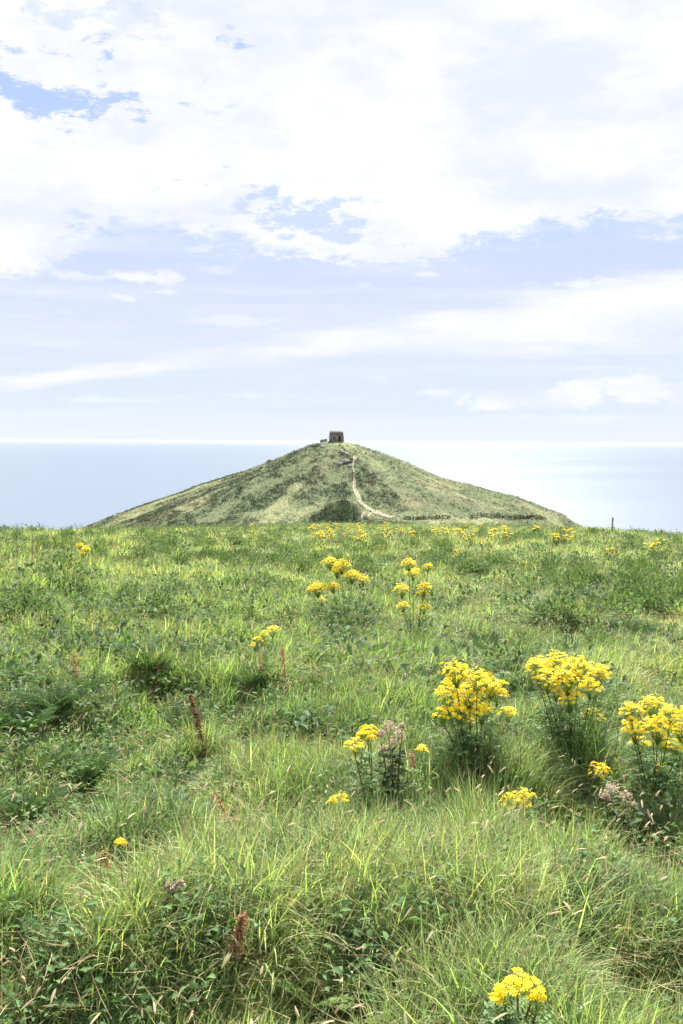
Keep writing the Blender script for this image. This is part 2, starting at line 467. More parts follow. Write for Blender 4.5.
def grass_layer(name, dens, r0, r1, segs, label=None, wk=.75, w0=.0052):
    x, y, r = sample_polar(dens, r0, r1, halff)
    z = H(x, y)
    keep = (z + .086 * r * 1.02 > -.9) | (r < 100)
    x, y, r, z = x[keep], y[keep], r[keep], z[keep]
    n = len(x)
    dk, dry = cover(x, y)
    tus = fbm(x / .45, y / .45, 41, 2)              # tussocks
    lenp = fbm(x / 1.8, y / 1.8, 212, 2)
    rag = np.zeros(n)
    for p in RAGP: rag = np.maximum(rag, np.exp(-((x - p.x) ** 2 + (y - p.y + .08) ** 2) / .26 ** 2))
    L = (1 + 1.1 * rag) * (.07 + .15 * lenp + .22 * sstep(.4, .7, tus)) * rng.uniform(.55, 1.35, n) * (1 - .25 * dk)
    sc = np.maximum(1, r / 4.2) ** wk
    W = w0 * sc * rng.uniform(.6, 1.4, n)
    L = L * np.interp(r, [2, 5, 9, 20, 60], [.58, .70, .78, .75, .85])
    W = W * np.interp(r, [5, 12], [1, .85])
    hd = wind(x, y) + rng.normal(0, 1.4, n)
    lean = np.clip(.28 + .75 * (fbm(x / 1.1, y / 1.1, 213, 2) - .3), .1, .9)
    phi0 = lean * rng.uniform(.1, 1.4, n); bend = rng.uniform(.1, 2.3, n) * (.5 + lean)
    k = rng.uniform(0, 1, n)
    tone = np.clip((fbm(x / .9, y / .9, 214, 3) - .5) * 2.6 + .45 + rng.normal(0, .3, n), 0, 1)
    c = lerp(np.tile(FRESH, (n, 1)), LIME, tone)
    c = lerp(c, BLUE, (.7 * sstep(.5, .7, fbm(x / 1.3, y / 1.3, 215, 2))) * rng.uniform(.3, 1, n))
    c = lerp(c, DKG * 1.25, np.clip(dk * .85 - .25 * k, 0, 1))
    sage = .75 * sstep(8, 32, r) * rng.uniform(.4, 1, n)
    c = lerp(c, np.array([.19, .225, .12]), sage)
    near = 1 - sstep(3.5, 8, r)
    dryp = (k < (.05 + .28 * dry * (1 - .6 * near))).astype(float)
    c = lerp(c, STRAW, dryp * rng.uniform(.4, 1, n))
    c = lerp(c, LIME * 1.1, (1 - dryp) * dry * .55)
    c = c * 1.06
    c *= np.exp(rng.normal(0, .38, n))[:, None]
    dkr = (rng.uniform(0, 1, n) < .13 + .15 * (1 - tus)).astype(float)
    c = lerp(c, DKG * 1.1, dkr * .85)
    tip = lerp(c, STRAW * .9, rng.uniform(0, .35, n))
    mb = MB()
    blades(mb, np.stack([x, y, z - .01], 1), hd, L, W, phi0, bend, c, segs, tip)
    o = mb.build(name, M_grass)
    tag(o, label, 'grass', kind='stuff')
    print(name, n)
    return o

d_near = lambda r: 8600 * np.minimum(1, (4.2 / r) ** 1.75)
grass_layer('meadow_grass', d_near, 1.3, 9, 4, 'thick tussocky green meadow grass filling the foreground')
grass_layer('far_meadow_grass', d_near, 9, 165, 2, 'paler meadow grass of the farther field up to the brow')

# seed-headed stalks
def seed_layer():
    dens = lambda r: 120 * np.minimum(1, (6 / r) ** 1.35)
    x, y, r = sample_polar(dens, 1.9, 120, halff)
    dk, dry = cover(x, y)
    pr = .25 + .75 * np.maximum(dry, sstep(.45, .65, fbm(x / 1.3, y / 1.3, 301, 2)))
    k = rng.uniform(0, 1, len(x)) < pr * (1 - .3 * dk)
    x, y, r = x[k], y[k], r[k]; n = len(x); z = H(x, y)
    sc = np.maximum(1, r / 5) ** .6
    hd = wind(x, y) * .6 + rng.normal(0, .9, n)
    L = rng.uniform(.18, .36, n); W = .0022 * sc
    c = lerp(np.tile(np.array([.24, .25, .09]), (n, 1)), STRAW, rng.uniform(.1, 1, n))
    mb = MB()
    phi0 = rng.uniform(.05, .5, n); bend = rng.uniform(.3, 1.5, n)
    tips = blades(mb, np.stack([x, y, z], 1), hd, L, W, phi0, bend, c, 4, c, taper=lambda t: 1 - .5 * t)
    HL = rng.uniform(.02, .05, n); HW = rng.uniform(.004, .008, n) * sc
    hc = lerp(np.tile(np.array([.42, .38, .22]), (n, 1)), np.array([.38, .29, .19]), rng.uniform(0, 1, n)) * rng.uniform(.65, 1.15, n)[:, None]
    fl = lambda t: math.sin(math.pi * min(1, .12 + t * .9)) ** .7
    for q in range(2):     # two crossed spindles make a full head
        blades(mb, tips - np.array([0, 0, .002]), hd + rng.normal(0, .05, n), HL, HW, phi0 + bend, rng.uniform(.1, .8, n), hc, 4, hc, taper=fl)
    o = mb.build('seed_grass', M_straw); tag(o, 'straw coloured seeding grass heads nodding above the green meadow', 'grass', kind='stuff')
seed_layer()

def thatch():
    dens = lambda r: 480 * np.minimum(1, (4 / r) ** 1.8)
    x, y, r = sample_polar(dens, 1.4, 40, halff)
    dk, dry = cover(x, y); n = len(x)
    z = H(x, y) + rng.uniform(.01, .13, n)
    c = lerp(np.tile([.36, .31, .17], (n, 1)), np.array([.20, .13, .07]), rng.uniform(0, 1, n) ** 2) * rng.uniform(.6, 1.35, n)[:, None]
    mb = MB()
    blades(mb, np.stack([x, y, z], 1), rng.uniform(0, 6.28, n), rng.uniform(.06, .2, n), .0034 * np.maximum(1, r / 4) ** .7, rng.uniform(.9, 1.7, n), rng.uniform(-.6, .6, n), c, 3)
    tag(mb.build('dead_grass', M_straw), 'bleached dead grass stems lying through the green sward', 'dead grass', kind='stuff')
thatch()

# broad leaves mixed low in the sward
def herb_layer():
    dens = lambda r: 330 * np.minimum(1, (4 / r) ** 2.3)
    x, y, r = sample_polar(dens, 1.5, 60, halff)
    dk, dry = cover(x, y)
    k = rng.uniform(0, 1, len(x)) < (.10 + .9 * dk)
    x, y, r, dk = x[k], y[k], r[k], dk[k]; n0 = len(x); z = H(x, y)
    rep = 4
    pos = np.repeat(np.stack([x, y, z], 1), rep, 0) + rng.normal(0, .035, (n0 * rep, 3))
    pos[:, 2] += rng.uniform(.01, .14, n0 * rep) * (.4 + np.repeat(dk, rep))
    sc = np.repeat(np.maximum(1, r / 4) ** .7, rep)
    n = len(pos)
    col = lerp(np.tile(DKG * 1.3, (n, 1)), np.array([.11, .19, .07]), rng.uniform(0, 1, n)) * rng.uniform(.7, 1.3, n)[:, None]
    mb = MB()
    leafset(mb, pos, rdir(n, -.1, .7), rng.uniform(.02, .045, n) * sc ** .7, rng.uniform(.009, .024, n) * sc ** .7, col)
    o = mb.build('undergrowth', M_leaf); tag(o, 'low dark broad-leaved undergrowth between the grass tussocks', 'undergrowth', kind='stuff')
herb_layer()

# ------------------------------------------------------------------ plants as things
def leafy_clump(n, R, Hh, L, W, c1, c2, spiky=0., seed=0):
    """a mounded herb: leaves over a lumpy dome, plus stalk blades"""
    mb = MB()
    d = rdir(n, 0., 1.)
    lump = .75 + .5 * vn(d[:, 0] * 2.2 + 9, d[:, 1] * 2.2 + d[:, 2] * 2 + seed, seed)
    rad = rng.uniform(.35, 1., n) ** .5 * lump
    pos = d * rad[:, None] * np.array([R, R, Hh])
    dr = d + rng.normal(0, .45, (n, 3)); dr[:, 2] += .15; dr /= np.linalg.norm(dr, axis=1)[:, None]
    col = lerp(np.tile(np.array(c1), (n, 1)), np.array(c2), rng.uniform(0, 1, n)) * rng.uniform(.7, 1.3, n)[:, None]
    leafset(mb, pos, dr, rng.uniform(.6, 1.3, n) * L, rng.uniform(.6, 1.3, n) * W, col)
    m = n // 18
    a = rng.uniform(0, 6.28, m)
    blades(mb, np.stack([np.cos(a), np.sin(a), 0 * a], 1) * (rng.uniform(0, .6, m) * R)[:, None] - np.array([0, 0, .05]), a,
           rng.uniform(.8, 1.3 + spiky, m) * Hh, np.full(m, W * .3), rng.uniform(0, .5, m), rng.uniform(0, .8, m),
           np.tile(np.array(c1) * 1.2, (m, 1)), 3)
    return mb

def place_copy(src, name_parts, loc, rz, sc, label, cat, group):
    o = src.copy(); C.objects.link(o)
    o.location = loc; o.rotation_euler = (0, 0, rz); o.scale = sc
    tag(o, label, cat, group)
    for ch in src.children:
        c = ch.copy(); C.objects.link(c); c.parent = o
    return o

KINDS = []
specs = [(420, .34, .34, .075, .028, (.05, .10, .04), (.12, .19, .075), .2),
         (380, .42, .26, .07, .03, (.06, .10, .05), (.14, .19, .09), .1),
         (340, .28, .42, .09, .022, (.07, .12, .055), (.15, .21, .09), .5),
         (400, .48, .30, .06, .03, (.04, .085, .035), (.10, .15, .06), .0)]
for i, s in enumerate(specs):
    KINDS.append(leafy_clump(*s[:7], spiky=s[7], seed=i + 3).build('herb_clump', M_leaf))  # low mounded herbs with loose leaves, not woody bushes
used_kind = set()
def clump(p, k, sc, label, group=None, cat='plant clump', sz=None):
    src = KINDS[k]
    if k in used_kind: o = src.copy(); C.objects.link(o)
    else: o = src; used_kind.add(k)
    o.location = (p[0], p[1], p[2] - .03); o.rotation_euler = (0, 0, random.uniform(0, 6.28))
    o.scale = (sc, sc, sz if sz else sc * random.uniform(.8, 1.1))
    return tag(o, label, cat, group)

named_clumps = [
    (150, 672, 3, 1.15, 'broad dark green clump in the grass left of the brown dock stalk'),
    (172, 690, 0, .7, 'small dark clump touching the lower right side of the broad left clump'),
    (160, 615, 0, 1.0, 'dark rounded clump in the left field above the broad dark clump'),
    (128, 603, 2, .8, 'small upright dark clump left of the rounded dark clump in the left field'),
    (60, 582, 3, 1.3, 'wide brownish-dark clump under the lone far ragwort at the left'),
    (18, 600, 1, 1.2, 'dark clump at the left picture edge in the middle field'),
    (30, 622, 0, 1., 'lower dark clump just below the one at the left picture edge'),
    (262, 588, 3, 1., 'low dark clump left of the ragwort pair in the middle field'),
    (340, 618, 1, .85, 'grey-green clump round the foot of the left middle-field ragwort'),
    (488, 672, 3, 1.05, 'low dark clump between the two large ragworts'),
    (575, 752, 0, .75, 'dark leafy clump right under the large flat-topped ragwort'),
    (640, 800, 1, .5, 'dark clump under the ragwort at the right picture edge'),
    (395, 815, 3, .5, 'dark bramble-like clump below the pale thistle'),
    (470, 838, 1, .5, 'dark clump in front of the low ragwort right of centre'),
    (35, 780, 3, .75, 'biggest dark leafy clump at the left edge of the foreground'),
    (75, 815, 1, .45, 'small leafy clump right of the biggest foreground clump'),
    (610, 905, 1, .3, 'small dark clump low in the grass at lower right'),
    (640, 612, 3, .9, 'low dark clump in the right field near the picture edge'),
    (600, 650, 2, .6, 'small greyish clump on the slope above the right-hand ragworts'),
]
for px, py, k, sc, lab in named_clumps:
    clump(hit(px, py), k, sc, lab)

# the many dark clumps dotted over the farther field
cnt = 0
GR = 'low dark clumps dotted over the farther field'
tries = 0
while cnt < 250 and tries < 6000:
    tries += 1
    py = 527 + 95 * random.random() ** 1.35; px = random.uniform(-20, 703)
    p = hit(px, py)
    if p.y > 170: continue
    if fbm(np.array(p.x / 7.), np.array(p.y / 10.), 401, 2) < .42: continue
    sc = random.uniform(.45, .95) * (1 + p.y / 170)
    clump(p, random.randrange(4), sc, 'low dark green clump among others in the farther field', GR, sz=random.uniform(.75, 1.1))
    cnt += 1

def mound_layer():
    dens = lambda r: 3.6 * np.minimum(1, (9 / r) ** 1.15) * sstep(3.5, 8, r)
    x, y, r = sample_polar(dens, 3.5, 165, halff)
    pr = .2 + .8 * sstep(.38, .58, fbm(x / 3.5, y / 5, 411, 2))
    pr = np.minimum(1, pr + .3 * (x < 0))
    k = rng.uniform(0, 1, len(x)) < pr
    x, y, r = x[k], y[k], r[k]; n = len(x); z = H(x, y)
    S = rng.uniform(.10, .28, n) * (1 + r / 110)
    m = 46
    d = rdir(n * m, -.1, 1.); Sm = np.repeat(S, m)
    pos = np.repeat(np.stack([x, y, z + .08], 1), m, 0) + d * Sm[:, None] * np.array([1.2, 1.2, 1.0]) * rng.uniform(.4, 1, n * m)[:, None]
    tone = rng.uniform(0, 1, n)
    c = lerp(np.tile([.05, .10, .05], (n, 1)), np.array([.11, .145, .08]), tone)
    c = lerp(c, np.array([.17, .12, .07]), ((rng.uniform(0, 1, n) < .07) & (r > 14)) * .6)
    cc = np.repeat(c, m, 0) * rng.uniform(.65, 1.4, n * m)[:, None]
    mb = MB()
    dr = d + rng.normal(0, .6, d.shape); dr /= np.linalg.norm(dr, axis=1)[:, None]
    leafset(mb, pos, dr, (.03 + .25 * Sm) * rng.uniform(.6, 1.3, n * m), (.014 + .10 * Sm), cc)
    tag(mb.build('weeds', M_leaf), 'small tufts of dark weeds speckling the farther field', 'weeds', kind='stuff')
    print('mounds', n)
mound_layer()

# --- ragwort
YEL = np.array([.94, .72, .010]); YC = np.array([.85, .58, .012])
def corymb(mb, mbs, c, R, base):
    """a domed head of small daisies at c, radius R, on pedicels from base"""
    R = R * 1.12
    n = max(12, int((R / .0125) ** 2 * 1.9))
    i = np.arange(n) + .5
    rr = R * np.sqrt(i / n); th = i * 2.39996
    sub = 1 + .18 * np.cos(th * 3 + rng.uniform(0, 6))
    px_ = rr * np.cos(th) * sub + rng.normal(0, R * .07, n); py_ = rr * np.sin(th) * sub + rng.normal(0, R * .07, n)
    pz_ = R * .62 * (1 - (rr / R) ** 2) + rng.normal(0, R * .16, n)
    P = np.stack([px_, py_, pz_], 1) + np.array(c)
    K = 8
    s = rng.uniform(.0095, .014, n)
    nr = np.stack([px_ / R * .6, py_ / R * .6, np.ones(n)], 1) + rng.normal(0, .28, (n, 3)); nr /= np.linalg.norm(nr, axis=1)[:, None]
    a = np.cross(nr, np.tile([.3, 1, .1], (n, 1))); a /= np.linalg.norm(a, axis=1)[:, None]; b = np.cross(nr, a)
    vs = []; cs = []
    tint = rng.uniform(.82, 1.1, n)[:, None]
    for k in range(K):
        for dt, rf in ((-.13, .35), (-.27, .85), (0, 1.05), (.27, .85)):
            t = 2 * np.pi * k / K + dt
            off = (a * math.cos(t) + b * math.sin(t)) * (s * rf)[:, None] + nr * (s * (.12 - .2 * rf * rng.uniform(0, 1, n)))[:, None]
            vs.append(P + off); cs.append(YEL * tint)
    for k in range(6):
        t = 2 * np.pi * k / 6
        vs.append(P + (a * math.cos(t) + b * math.sin(t)) * (s * .42)[:, None] + nr * (s * .14)[:, None]); cs.append(YC * tint)
    vs.append(P + nr * (s * .34)[:, None]); cs.append(YC * tint * 1.1)
    nv = K * 4 + 7
    V = np.stack(vs, 1); Cc = np.stack(cs, 1)
    bs = np.arange(n)[:, None] * nv
    Q = np.concatenate([bs + np.array([[4 * k, 4 * k + 1, 4 * k + 2, 4 * k + 3]]) for k in range(K)])
    T = np.concatenate([bs + np.array([[K * 4 + k, K * 4 + (k + 1) % 6, K * 4 + 6]]) for k in range(6)])
    mb.add(V.reshape(-1, 3), Q, T, Cc.reshape(-1, 3))
    # pedicels
    st = np.tile(np.array(base), (n, 1)) + rng.normal(0, .003, (n, 3))
    d = P - st; wv = np.cross(d, rng.normal(0, 1, (n, 3))); wv /= np.linalg.norm(wv, axis=1)[:, None]
    w = .0011
    V = np.stack([st - wv * w, st + wv * w, P + wv * w * .7, P - wv * w * .7], 1)
    mbs.add(V.reshape(-1, 3), np.arange(n * 4).reshape(-1, 4), None, (.12, .18, .05))

def ragwort(root, heads, label, group=None, leafn=1.0, stems=True, far=False):
    """root on the ground, heads = [(centre vector, radius)]"""
    t = empty('ragwort', root, label, 'ragwort', group)
    ml = MB()
    r0 = Vector(root)
    for (c, R) in heads:
        c = Vector(c)
        mf = MB(); ms = MB()
        top = c - r0
        b = top - Vector((0, 0, max(R * 1.1, .04)))
        gp = Vector((top.x * .25 + random.uniform(-.02, .02), top.y * .25 + random.uniform(-.02, .02), -.03))
        mid = gp.lerp(b, .55) + Vector((top.x * -.12, top.y * -.12, .02))
        corymb(mf, ms, top, R, b)
        cur = []
        for i in range(7):
            u = i / 6
            p = gp * (1 - u) ** 2 + mid * 2 * u * (1 - u) + b * u * u
            cur.append(p)
        tube(ms, cur, .0045, .0025, (.13, .12, .05) if random.random() < .5 else (.10, .16, .05))
        ms.build('stem', M_leaf, t)
        mf.build('flower_head', M_flower, t)
        # leaves up the stem: lobed, dark, curled
        nl = int((6 + 34 * top.length) * leafn)
        for i in range(nl):
            u = random.uniform(.03, .93)
            p = gp * (1 - u) ** 2 + mid * 2 * u * (1 - u) + b * u * u
            p = p + Vector((random.gauss(0, .03), random.gauss(0, .03), random.gauss(0, .015))) * (.3 + top.length)
            an = i * 2.4 + random.random()
            Lf = random.uniform(.06, .11) * (1.15 - .5 * u)
            d = Vector((math.cos(an), math.sin(an), random.uniform(-.1, .7))).normalized()
            ks = 5
            bp = np.array([p + d * (Lf * (j / ks)) - Vector((0, 0, Lf * .35 * (j / ks) ** 2)) for j in range(ks)] * 2)
            sd = d.cross(Vector((0, 0, 1))).normalized()
            dirs = np.array([tuple((d * .55 + sd * s + Vector((0, 0, random.uniform(-.2, .3)))).normalized()) for s in (-1, 1) for j in range(ks)])
            ll = np.array([Lf * (.42 - .05 * abs(j - 2.5)) for j in range(ks)] * 2)
            cc = np.tile(np.array([.12, .185, .085]) * random.uniform(.7, 1.6), (2 * ks, 1))
            if random.random() < .05 and u < .4: cc = np.tile(np.array([.28, .2, .06]), (2 * ks, 1))
            leafset(ml, bp, dirs, ll, ll * .38, cc)
    if ml.n: ml.build('leaves', M_leaf, t)
    return t

def rag_px(base, heads, label, leafn=1., group=None, spread=.6):
    root = hit(*base)
    hs = []
    for h in heads:
        px, py, w = h[:3]
        yy = root.y + random.uniform(-spread, spread) * .25
        c = at(px, py, yy)
        hs.append((c, w * .5 / F_PX * yy))
    return ragwort(root, hs, label, group, leafn)

# the large ones: base pixel, heads (x, y, width in px)
rag_px((474, 782), [(457, 673, 28), (477, 680, 26), (448, 697, 26), (470, 695, 30), (490, 687, 26), (460, 712, 26), (482, 712, 24),
                    (444, 714, 20), (497, 695, 20), (508, 713, 17), (470, 722, 16), (452, 685, 22), (466, 704, 24)],
       'tall bushy ragwort with domed yellow head, left of the two largest in the meadow', 1.1)
rag_px((572, 770), [(540, 668, 26), (558, 664, 28), (578, 668, 28), (598, 676, 24), (548, 680, 26), (568, 680, 30), (590, 688, 22),
                    (571, 699, 24), (592, 718, 22), (535, 664, 16), (556, 692, 18), (602, 670, 14)],
       'largest ragwort, wide flat-topped yellow head above dark leaves', 1.3)
rag_px((655, 815), [(632, 712, 22), (652, 706, 26), (670, 716, 24), (635, 730, 26), (658, 728, 30), (680, 728, 26), (640, 744, 20),
                    (662, 742, 20), (676, 748, 20), (660, 769, 15), (690, 716, 24)],
       'ragwort with full yellow head cut by the right picture edge', 1.)
rag_px((604, 815), [(600, 771, 19)], 'small single-headed ragwort in front of the two right-hand ragworts', .7)
rag_px((515, 868), [(511, 802, 20), (524, 797, 20), (518, 806, 22), (504, 808, 12)], 'low ragwort with one compact yellow head in the right foreground', .8)
rag_px((517, 1050), [(505, 992, 20), (518, 982, 24), (531, 988, 24), (511, 1001, 18), (524, 998, 22), (537, 997, 14), (498, 999, 12)],
       'nearest ragwort at the bottom of the picture, small bright yellow head', .7)
rag_px((378, 835), [(368, 731, 17), (355, 746, 19), (371, 738, 9), (361, 735, 8)], 'thin ragwort with two yellow heads beside the pale fluffy thistle', .8)
rag_px((432, 815), [(422, 750, 11)], 'thin ragwort with one tiny yellow head right of the pale thistle', .5)
rag_px((342, 850), [(340, 800, 17), (332, 802, 8)], 'short ragwort with one small yellow head left of centre foreground', .6)
rag_px((124, 880), [(121, 843, 10)], 'tiny yellow-headed ragwort above the orange-brown dock in the left foreground', .3)
rag_px((345, 632), [(330, 563, 15), (342, 566, 16), (337, 571, 14), (352, 576, 16), (363, 580, 12), (318, 589, 17), (333, 587, 12), (322, 601, 9), (310, 590, 8)],
       'wide loose ragwort, left one of the pair in the middle field', .6)
rag_px((413, 640), [(409, 564, 14), (413, 573, 14), (428, 567, 10), (402, 590, 15), (425, 588, 14), (423, 593, 10), (403, 606, 12), (424, 608, 12)],
       'tall open ragwort with tiered yellow heads, right one of the middle pair', .5)
rag_px((266, 672), [(273, 631, 13), (264, 634, 8), (258, 640, 9), (254, 646, 9)], 'small straggling ragwort in the grass left of the middle pair', .4)
rag_px((85, 580), [(80, 546, 8), (86, 550, 9), (83, 554, 7)], 'lone ragwort far off at the left under the sea', .5)
rag_px((180, 745), [(465 - 325, 744, 7)], 'tiny ragwort bud cluster low in the grass left of the brown dock stalk', .3)

# far ragworts, copies of three small plants
FR = []
for k in range(3):
    hs = []
    for j in range(4 + k):
        hs.append((Vector((random.uniform(-.3, .3), random.uniform(-.2, .2), random.uniform(.3, .75))), random.uniform(.05, .09)))
    FR.append(ragwort((0, 0, 0), hs, 'x', None, .35))
far_pts = []
known = [(460, 538), (497, 541), (447, 541), (520, 536), (610, 560), (652, 557), (540, 532), (505, 530), (458, 560), (480, 548)]
for a, b in known: far_pts.append((a, b))
for i in range(45):
    far_pts.append((random.gauss(345, 38), random.uniform(523, 533) + abs(random.gauss(0, 7))))
for i in range(26):
    far_pts.append((random.uniform(400, 580), random.uniform(524, 536) + abs(random.gauss(0, 8))))
first = set()
for i, (a, b) in enumerate(far_pts):
    p = hit(a, b)
    if p.y > 175: continue
    k = i % 3
    s = random.uniform(.55, .95)
    lab = 'small far ragwort dotting the distant field below the hill'; gr = 'far ragworts below the hill'
    if k not in first:
        first.add(k); o = FR[k]; o.location = p; o.scale = (s, s, s * .8); tag(o, lab, 'ragwort', gr)
    else:
        place_copy(FR[k], None, p, random.uniform(0, 6.28), (s, s, s * .8), lab, 'ragwort', gr)

# --- dock: upright rusty seed stalks
def dock(base, tip_px, label, rich=1., width=.02, col=(.20, .07, .03)):
    root = hit(*base); c = at(tip_px[0], tip_px[1], root.y) - root
    t = empty('dock', root, label, 'dock')
    ms = MB(); mf = MB()
    n = 9
    curve = [Vector((c.x * (i / n) ** 1.3, c.y, c.z * i / n - .02 * (i == 0))) for i in range(n + 1)]
    tube(ms, curve, .0035, .0015, (.13, .08, .045))
    m = int(420 * rich)
    u = rng.uniform(.3, 1., m)
    ax = np.stack([c.x * u ** 1.3, np.zeros(m), c.z * u], 1)
    whorl = .5 + .5 * np.sin(u * 42)
    off = rng.normal(0, 1, (m, 3)) * (width * (1.25 - u) * (.35 + whorl))[:, None]
    colr = np.array(col) * rng.uniform(.6, 1.8, m)[:, None]
    leafset(mf, ax + off, rdir(m, -.6, .6), rng.uniform(.007, .014, m), rng.uniform(.005, .010, m), colr)
    ms.build('stem', M_leaf, t); mf.build('seed_head', M_straw, t)
    ll = MB(); k = 5
    leafset(ll, np.tile([0, 0, .03], (k, 1)) + rng.normal(0, .01, (k, 3)), rdir(k, .3, .8), rng.uniform(.05, .1, k), rng.uniform(.015, .028, k), np.tile([.15, .11, .045], (k, 1)))
    ll.build('leaves', M_leaf, t)
    return t
dock((206, 765), (190, 695), 'tallest reddish-brown dock stalk, leaning left beside dark clumps', 2.2, .03, (.12, .06, .035))
dock((286, 690), (282, 648), 'rusty dock stalk in the pale grass below the small straggling ragwort', 1.0, .035, (.24, .14, .075))
dock((262, 685), (259, 655), 'short thin dock stalk left of the rusty one in the pale grass', .5, .026, (.24, .14, .075))
dock((78, 700), (74, 655), 'rust-coloured dock at the far left of the middle grass', 1.0, .032, (.22, .11, .06))
dock((155, 706), (160, 655), 'thin nearly bare dark stalk at the left edge of the broad dark clump', .2, .008, (.08, .04, .03))
dock((108, 905), (104, 852), 'orange-brown dock low in the left foreground grass', 1.0, .03, (.26, .15, .06))
dock((140, 885), (134, 862), 'smaller brown dock right beside the orange-brown one', .5, .018, (.24, .13, .06))
dock((232, 975), (243, 915), 'brown dock leaning right in the lower left foreground', 1.0, .02, (.22, .12, .065))
dock((418, 800), (411, 752), 'thin pinkish dock stalk between thistle and tiny ragwort head', .6, .014, (.26, .12, .08))
dock((500, 760), (503, 728), 'dark brown dock stalk under the left large ragwort', .5, .015, (.12, .06, .03))
dock((530, 900), (520, 868), 'short faded dock stalk in the right foreground', .4, .016, (.30, .16, .09))
dock((240, 860), (214, 790), 'slender brown dock in the grass at left of centre', .35, .010, (.3, .14, .06))
dock((17, 585), (17, 522), 'thin dry stalk standing against the sea at far left', .25, .03, (.10, .08, .05))
dock((33, 580), (32, 526), 'second thin dry stalk against the sea, right of the leftmost', .2, .03, (.10, .08, .05))

# --- thistles gone to seed
def thistle(base, heads, label, lf=1.):
    root = hit(*base)
    t = empty('thistle', root, label, 'thistle')
    ml = MB()
    for px, py, w in heads:
        c = at(px, py, root.y) - root; R = w * .5 / F_PX * root.y
        ms = MB(); mf = MB()
        tube(ms, [Vector((c.x * .3, 0, -.02)), Vector((c.x * .5, 0, c.z * .5)), c - Vector((0, 0, R))], .004, .002, (.16, .13, .06))
        ms.build('stem', M_leaf, t)
        m = 240
        d = rdir(m, -.5, 1.)
        cr = np.where((rng.uniform(0, 1, m) < .45)[:, None], np.array([.66, .61, .52]), np.array([.28, .18, .12])) * rng.uniform(.7, 1.15, m)[:, None]
        leafset(mf, np.array(c) + d * (R * rng.uniform(.3, 1., m))[:, None], rdir(m, -.4, 1), rng.uniform(.006, .013, m), rng.uniform(.003, .006, m), cr)
        mf.build('seed_head', M_straw, t)
        k = int(22 * lf)
        u = rng.uniform(.1, .85, k)
        pos = np.stack([c.x * (.3 + .6 * u), 0 * u, c.z * u], 1)
        leafset(ml, pos, rdir(k, -.2, .6), rng.uniform(.05, .09, k), rng.uniform(.014, .024, k), np.tile([.07, .10, .05], (k, 1)) * rng.uniform(.7, 1.4, k)[:, None])
    ml.build('leaves', M_leaf, t)
    return t
thistle((395, 835), [(389, 728, 16), (381, 735, 12), (400, 736, 14), (392, 744, 14), (384, 750, 10), (402, 727, 8)], 'thistle gone to pale pinkish fluff beside two-headed ragwort', 1.2)
thistle((622, 850), [(612, 790, 18), (625, 797, 16), (605, 797, 12), (634, 806, 10)], 'thistle with faded pink-brown fluffy heads at right, below the ragworts', 1.)
thistle((172, 925), [(170, 888, 10), (180, 884, 8)], 'small thistle with white fluff in the left foreground', .6)

# --- bracken fronds
def bracken(base, n, L, label, col=(.06, .12, .035), lean=None):
    root = hit(*base)
    t = empty('bracken', root, label, 'fern')
    for i in range(n):
        mb = MB()
        an = (i / n) * 6.28 + random.uniform(-.4, .4) if lean is None else lean + random.uniform(-.9, .9)
        hd = Vector((math.cos(an), math.sin(an), 0)); l = L * random.uniform(.75, 1.15)
        K = 16; pos = []; drs = []; ll = []; ww = []
        pts = []
        ph = random.uniform(.15, .4); p = Vector((0, 0, -.02)); bend = random.uniform(.7, 1.3)
        for k in range(K + 4):
            pts.append(p.copy()); a = ph + bend * k / (K + 4)
            d = hd * math.sin(a) + Vector((0, 0, math.cos(a)))
            p = p + d * (l / (K + 4))
            if k >= 4:
                u = (k - 4) / K
                pl = l * .36 * (1 - u) ** .8 * min(1, .55 + u * 3) + .008
                sd = hd.cross(Vector((0, 0, 1)))
                for s in (-1, 1):
                    pd = (sd * s + d * .45 - Vector((0, 0, .15))).normalized()
                    m = 8
                    for j in range(m):
                        q = p + pd * (pl * j / m) - Vector((0, 0, pl * .1 * (j / m) ** 2))
                        sl = pl * .2 * (1 - j / m * .75) + .004
                        for s2 in (-1, 1):
                            dd = (d * s2 + pd * .6).normalized()
                            pos.append(q); drs.append(dd); ll.append(sl); ww.append(sl * .42)
        tube(mb, pts, .003, .0012, (.16, .17, .06), 4)
        m = len(pos)
        leafset(mb, np.array(pos), np.array(drs), np.array(ll), np.array(ww), np.tile(np.array(col), (m, 1)) * rng.uniform(.75, 1.35, m)[:, None], fold=.1, droop=.15)
        mb.build('frond', M_leaf, t)
    return t
bracken((90, 790), 8, .3, 'dark bracken right of the biggest foreground clump', (.055, .105, .04))
bracken((20, 830), 8, .3, 'dark bracken in front of the biggest clump at the left edge', (.05, .10, .04))
bracken((250, 690), 7, .3, 'soft green bracken left of the rusty dock stalk', (.08, .13, .06))
bracken((420, 790), 7, .3, 'bracken filling the hollow between thistle and left large ragwort', (.07, .12, .05))
bracken((55, 722), 11, .42, 'dark bracken at the left edge above the biggest foreground clump', (.06, .11, .045))
bracken((20, 745), 10, .40, 'dark bracken cut by the left picture edge', (.05, .10, .04))
bracken((322, 1012), 5, .22, 'pale green young bracken at the bottom centre', (.13, .19, .06))
bracken((185, 740), 6, .34, 'grey-green bracken beside the tallest dock stalk', (.06, .10, .045))
bracken((430, 945), 6, .2, 'light green bracken low in the grass right of the bottom centre', (.11, .18, .06))
bracken((570, 950), 6, .22, 'dark green bracken in the lower right grass above the nearest ragwort', (.06, .12, .045))
bracken((60, 975), 6, .2, 'mid-green bracken near the bottom left corner', (.08, .15, .055))
bracken((455, 850), 6, .30, 'silvery green bracken in front of the left large ragwort', (.08, .13, .065))
